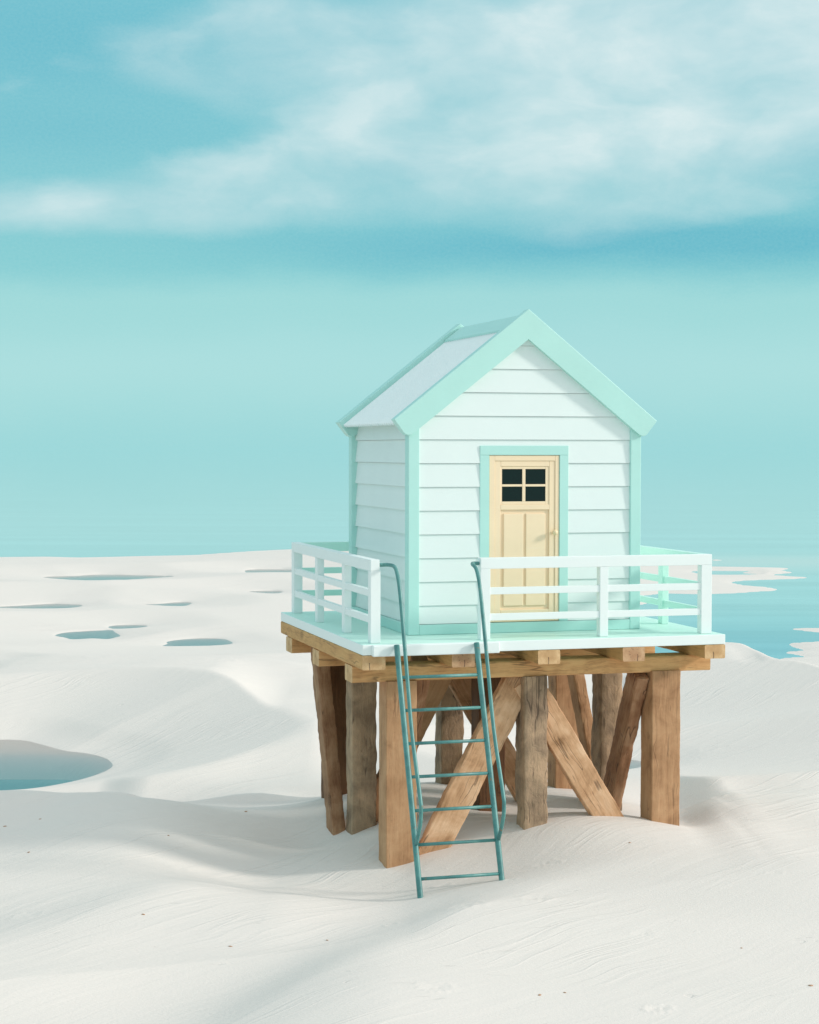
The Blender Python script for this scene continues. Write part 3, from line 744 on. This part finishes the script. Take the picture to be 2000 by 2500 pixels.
# railings: each run is a part, its posts and rails sub-parts
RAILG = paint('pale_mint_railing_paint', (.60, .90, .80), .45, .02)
def railing(horizontal_boxes, post_boxes, label=None, RAILW=RAILW):
    bm = bmesh.new()
    top = horizontal_boxes[0]
    o = box('railing', *top, RAILW, plat, .005, label)
    for h in horizontal_boxes[1:]: box('rail', *h, RAILW, o, .004)
    for p_ in post_boxes: box('post', *p_, RAILW, o, .005)
HT, T0, M1, M0, L1, L0 = .897, .777, .571, .496, .284, .211
yf0, yf1 = -.692, -.585
e = .002
# front run, right of the steps
railing([(.618, 3.373, yf0, yf1, T0, HT), (.7295, 2.0155, yf0 + .014, yf1 - .02, M0, M1), (.7295, 2.0155, yf0 + .014, yf1 - .02, L0, L1), (2.1145, 3.2435, yf0 + .014, yf1 - .02, M0, M1), (2.1145, 3.2435, yf0 + .014, yf1 - .02, L0, L1)],
        [(.618, .731, yf0, yf1, .001, T0 - .0005), (2.015, 2.115, yf0 + .003, yf1 - .003, .001, T0 - .0005), (3.243, 3.373, yf0, yf1, .001, T0 - .0005)])
YB2 = 3.167
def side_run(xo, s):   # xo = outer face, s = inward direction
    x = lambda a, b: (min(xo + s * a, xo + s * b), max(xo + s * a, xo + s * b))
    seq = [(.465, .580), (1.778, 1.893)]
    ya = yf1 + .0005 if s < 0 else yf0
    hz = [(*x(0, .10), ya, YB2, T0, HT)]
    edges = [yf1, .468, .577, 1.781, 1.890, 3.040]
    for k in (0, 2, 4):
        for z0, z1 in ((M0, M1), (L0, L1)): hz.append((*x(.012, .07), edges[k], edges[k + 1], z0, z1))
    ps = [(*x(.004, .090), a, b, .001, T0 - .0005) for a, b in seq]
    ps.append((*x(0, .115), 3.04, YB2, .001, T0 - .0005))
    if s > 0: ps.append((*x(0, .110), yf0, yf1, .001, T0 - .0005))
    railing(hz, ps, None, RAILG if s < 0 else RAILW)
side_run(-.621, 1)
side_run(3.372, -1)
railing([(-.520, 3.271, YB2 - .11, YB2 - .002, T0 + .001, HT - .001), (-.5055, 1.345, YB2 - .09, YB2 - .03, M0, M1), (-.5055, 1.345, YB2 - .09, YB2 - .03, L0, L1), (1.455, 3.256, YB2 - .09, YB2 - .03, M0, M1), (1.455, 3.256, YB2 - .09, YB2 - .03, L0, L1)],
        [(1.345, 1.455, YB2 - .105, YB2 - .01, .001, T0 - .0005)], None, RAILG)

# ------------------------------------------------------------------ ladder
lad = empty('ladder', 'teal painted steel ladder with bent handrails leaning from the sand to the deck', 'ladder', (.06, -1.82, -2.5))
def lpart(name, bm, parent=None):
    o = from_bm(name, bm, STEEL, parent or lad)
    if not parent: o.matrix_parent_inverse = Matrix.Translation(-Vector((.06, -1.82, -2.5)))
    return o
XLd, XRd = -.395, .497
yl = lambda z: -.917 - .357 * (-z)
gL = ground_z(XLd, yl(-2.55)); gR = ground_z(XRd, yl(-2.4))
for x in (XLd, XRd):
    bm = bmesh.new(); add_tube(bm, [Vector((x, yl(z), z)) for z in np.linspace(-2.72, -.0, 14)], .030, 18)
    lpart('stile', bm)
for z in (-.33, -.664, -.996, -1.325, -1.655, -1.985, -2.312):
    bm = bmesh.new(); add_tube(bm, [Vector((XLd + .02, yl(z), z)), Vector((XRd - .02, yl(z), z))], .0175, 12)
    lpart('rung', bm)
for x, px in ((XLd, -.505), (XRd, .612)):
    s = 1 if px < x else -1
    ctrl = [(px, -.640, .836), (px + s * .05, -.645, .838), (x - s * .03, -.69, .840), (x, -.78, .834), (x, -.89, .80), (x, -.98, .70), (x, -1.03, .60), (x, -1.095, .42), (x, -1.30, -.23), (x, -1.50, -.86), (x, -1.79, -1.46), (x, -1.825, -1.58), (x, -1.80, -1.73), (x, -1.66, -1.97)]
    pts = catmull(ctrl, 6)
    bm = bmesh.new(); add_tube(bm, pts, .0205, 14)
    lpart('handrail', bm)

# ------------------------------------------------------------------ shell bits on the sand
SHELL = paint('shell_brown', (.48, .28, .17), .5, .1)
def shell(u, v, r, label):
    x, y = G(u, v, -2.55); z = ground_z(x, y)
    for _ in range(6): x, y = G(u, v, z); z = ground_z(x, y)
    r *= .62; bm = bmesh.new(); bmesh.ops.create_icosphere(bm, subdivisions=2, radius=1)
    k = random.random() * 9
    for vv in bm.verts:
        c = vv.co; f = 1 + .35 * mn.noise(c * 1.7 + Vector((k, 0, 0)))
        vv.co = Vector((c.x * r * 1.5 * f, c.y * r * f, c.z * r * .4 * f))
    o = from_bm('shell', bm, SHELL, smooth=True); o.location = (x, y, z + r * .18); o.rotation_euler = (random.uniform(-.3, .3), .1, random.uniform(0, 6))
    o['label'] = label; o['category'] = 'shell'; o['group'] = 'shell bits lying on the sand'
for u, v, r, lb in [(1318, 2430, .020, 'brown shell bit in the sand low right, left one of a close pair'), (1379, 2424, .016, 'brown shell bit in the sand low right, right one of a close pair'), (1980, 2407, .026, 'brown shell bit on the sand at the bottom right edge'),
                    (1538, 2056, .020, 'brown shell bit on the sand in front of the middle stilt'), (1811, 2315, .014, 'brown shell bit on the sand at the far lower right'), (350, 2234, .020, 'brown shell bit on the sunlit slope left of the ladder'),
                    (563, 2311, .020, 'brown shell bit, left one of two in the lower middle sand'), (799, 2296, .018, 'brown shell bit, right one of two in the lower middle sand'), (600, 1982, .030, 'largest brown shell bit, on the dune crest left of the stilts'),
                    (12, 2018, .022, 'brown shell bit on the dune at the far left edge'), (98, 2000, .018, 'brown shell bit right of the one at the left edge'), (70, 2082, .022, 'brown shell bit lowest of three on the left dune'), (411, 2057, .020, 'brown shell bit on the shaded dune face left of the hut')]:
    shell(u, v, r, lb)

# ------------------------------------------------------------------ sun and sky
SD = Vector((-2.7, 1.0, -1.2)).normalized()
ld = bpy.data.lights.new('sun', 'SUN'); ld.energy = 2.45; ld.angle = R(7); ld.color = (1., .945, .88)
sun = bpy.data.objects.new('sun', ld); link(sun); sun.rotation_euler = SD.to_track_quat('-Z', 'Y').to_euler()
w = bpy.data.worlds.new('World'); S.world = w; w.use_nodes = True
n = N(w.node_tree); n.n.clear()
gen = n('ShaderNodeTexCoord').outputs['Generated']
sep = n('ShaderNodeSeparateXYZ', {0: n('ShaderNodeVectorMath', {0: gen}, operation='NORMALIZE').outputs[0]})
azn = n.math('SUBTRACT', n.math('ARCTAN2', sep.outputs[0], sep.outputs[1]), YAW)
eln = n.math('ARCSINE', sep.outputs[2])
U = n.math('MULTIPLY_ADD', azn, FPX / 1000, 1.0)
V = n.math('MULTIPLY_ADD', eln, -FPX / 1000, 1.0973)
uv = n('ShaderNodeCombineXYZ', {0: U, 1: V}).outputs[0]
wn = n('ShaderNodeTexNoise', {'Vector': n('ShaderNodeMapping', {'Vector': uv, 'Scale': (1.3, 3.2, 1)}).outputs[0], 'Scale': 1.5, 'Detail': 6., 'Roughness': .6}).outputs['Color']
wv = n('ShaderNodeVectorMath', {0: n('ShaderNodeVectorMath', {0: wn, 1: (.5, .5, .5)}, operation='SUBTRACT').outputs[0], 1: (.24, .10, 0)}, operation='MULTIPLY').outputs[0]
q = n('ShaderNodeVectorMath', {0: uv, 1: wv}, operation='ADD').outputs[0]
def blobs(L, start=0.0):
    acc = start
    for cx, cy, rx, ry, rot, amp in L:
        mp = n('ShaderNodeMapping', {'Vector': q, 'Location': (cx, cy, 0), 'Rotation': (0, 0, R(rot)), 'Scale': (rx, ry, 1)}, vector_type='TEXTURE').outputs[0]
        d = n('ShaderNodeVectorMath', {0: mp, 1: mp}, operation='DOT_PRODUCT').outputs['Value']
        acc = n.math('MULTIPLY_ADD', n.math('EXPONENT', n.math('MULTIPLY', d, -1.)), amp, acc)
    return acc
CL = [(1.15, .13, .56, .11, -3, .95), (1.92, .06, .42, .22, 0, 1.3), (1.55, .27, .46, .13, -8, .85), (.85, .335, .34, .06, -16, .6), (1.62, .42, .27, .10, -15, .75),
      (.20, .530, .48, .050, 0, .62), (.78, .47, .40, .06, 2, .30), (.72, .07, .2, .05, -5, .45), (.42, .21, .15, .035, 25, .25), (1.93, .25, .2, .14, 0, .45), (1.30, .50, .35, .05, 0, .12), (1.2, .37, .34, .07, -10, .4),
      (1.34, .315, .06, .03, 0, -.35), (1.05, .26, .13, .04, -25, -.15), (.98, .21, .12, .035, -10, .1)]
cl = blobs(CL)
tx = n.noise(n('ShaderNodeMapping', {'Vector': q, 'Scale': (1.3, 2.7, 1)}).outputs[0], 2.0, 7, .54, .2)
tl = n.noise(n('ShaderNodeMapping', {'Vector': uv, 'Scale': (1.1, 1.8, 1), 'Location': (3.1, 0, 0)}).outputs[0], 2.6, 4, .55, .3)
cl = n.math('MULTIPLY', cl, n.math('MULTIPLY_ADD', tx, 1.5, .34))
cl = n.math('ADD', cl, n.math('MULTIPLY', n.ramp(tx, [(.50, 0.), (.80, .25)]), n.ramp(V, [(.50, 1.), (.62, 0.)])))
cl = n.math('MAXIMUM', n.math('SUBTRACT', cl, .07), 0.)
cl = n.math('SUBTRACT', 1., n.math('EXPONENT', n.math('MULTIPLY', cl, -1.9)))
cl = n.math('MULTIPLY', cl, n.ramp(tl, [(.30, .62), (.60, 1.0)]), clamp=True)
cl = n.math('MULTIPLY', cl, n.ramp(tx, [(.34, .55), (.60, 1.0)]), clamp=True)
dk = n.math('ADD', blobs([(1.80, .60, .80, .060, 0, 1.15), (.15, .14, .40, .13, 0, .55), (.15, .35, .4, .06, 0, .35), (1.0, .42, .15, .05, 0, .3), (.95, .62, .6, .05, 0, .35), (1.95, .40, .2, .07, 0, .35)]), 0., clamp=True)
vq = n('ShaderNodeSeparateXYZ', {0: q}).outputs[1]
tv = n.math('DIVIDE', n.math('ADD', vq, .5), 2.0)       # -0.5..1.5 -> 0..1
base = n.ramp(tv, [(0., lin(118, 196, 211)), (.25, lin(122, 198, 212)), (.50, lin(130, 203, 213)), (.575, lin(135, 208, 214)), (.62, lin(160, 220, 221)), (.70, lin(171, 225, 226)), (.80, lin(158, 220, 223)), (1., lin(141, 213, 218))], 'EASE')
fine = n.ramp(n.noise(n('ShaderNodeMapping', {'Vector': uv, 'Scale': (75, 95, 1)}).outputs[0], 1.7, 2, .7), [(.25, 0.), (.75, 1.)])
c = n.mix(n.math('MULTIPLY', dk, .75), base, lin(88, 182, 203))
c = n.mix(n.math('MULTIPLY', cl, .98), c, lin(226, 242, 243))
c = n.mix(n.math('MULTIPLY_ADD', fine, .13, -.0), c, lin(190, 230, 228))
# unseen sky, overhead and behind: bright broken cloud added as fill light
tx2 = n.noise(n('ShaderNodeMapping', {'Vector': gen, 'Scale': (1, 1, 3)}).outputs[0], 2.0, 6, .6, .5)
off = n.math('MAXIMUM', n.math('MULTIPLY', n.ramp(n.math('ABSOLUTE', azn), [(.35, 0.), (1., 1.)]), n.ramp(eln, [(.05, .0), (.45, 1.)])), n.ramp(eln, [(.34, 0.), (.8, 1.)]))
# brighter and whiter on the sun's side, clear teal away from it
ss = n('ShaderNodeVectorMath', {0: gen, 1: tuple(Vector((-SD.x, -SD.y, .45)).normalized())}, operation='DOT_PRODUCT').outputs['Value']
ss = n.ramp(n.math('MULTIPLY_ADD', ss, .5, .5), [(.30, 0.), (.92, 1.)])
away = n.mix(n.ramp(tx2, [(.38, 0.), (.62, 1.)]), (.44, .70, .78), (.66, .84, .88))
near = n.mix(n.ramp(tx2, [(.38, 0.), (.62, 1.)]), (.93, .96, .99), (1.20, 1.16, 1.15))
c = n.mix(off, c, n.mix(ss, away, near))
sky = n('ShaderNodeTexSky', sky_type='NISHITA', sun_disc=False, sun_elevation=R(22.6), sun_rotation=math.atan2(2.7, -1.0)).outputs[0]
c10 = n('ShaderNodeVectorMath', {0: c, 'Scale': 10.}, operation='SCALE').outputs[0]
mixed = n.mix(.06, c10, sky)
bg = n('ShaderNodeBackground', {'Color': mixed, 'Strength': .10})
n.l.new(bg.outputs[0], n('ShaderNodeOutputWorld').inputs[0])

S.view_settings.view_transform = 'Standard'; S.view_settings.look = 'None'; S.view_settings.exposure = 0.0; S.view_settings.gamma = 1.0
S.cycles.use_denoising = True
S.cycles.max_bounces = 8; S.cycles.diffuse_bounces = 4
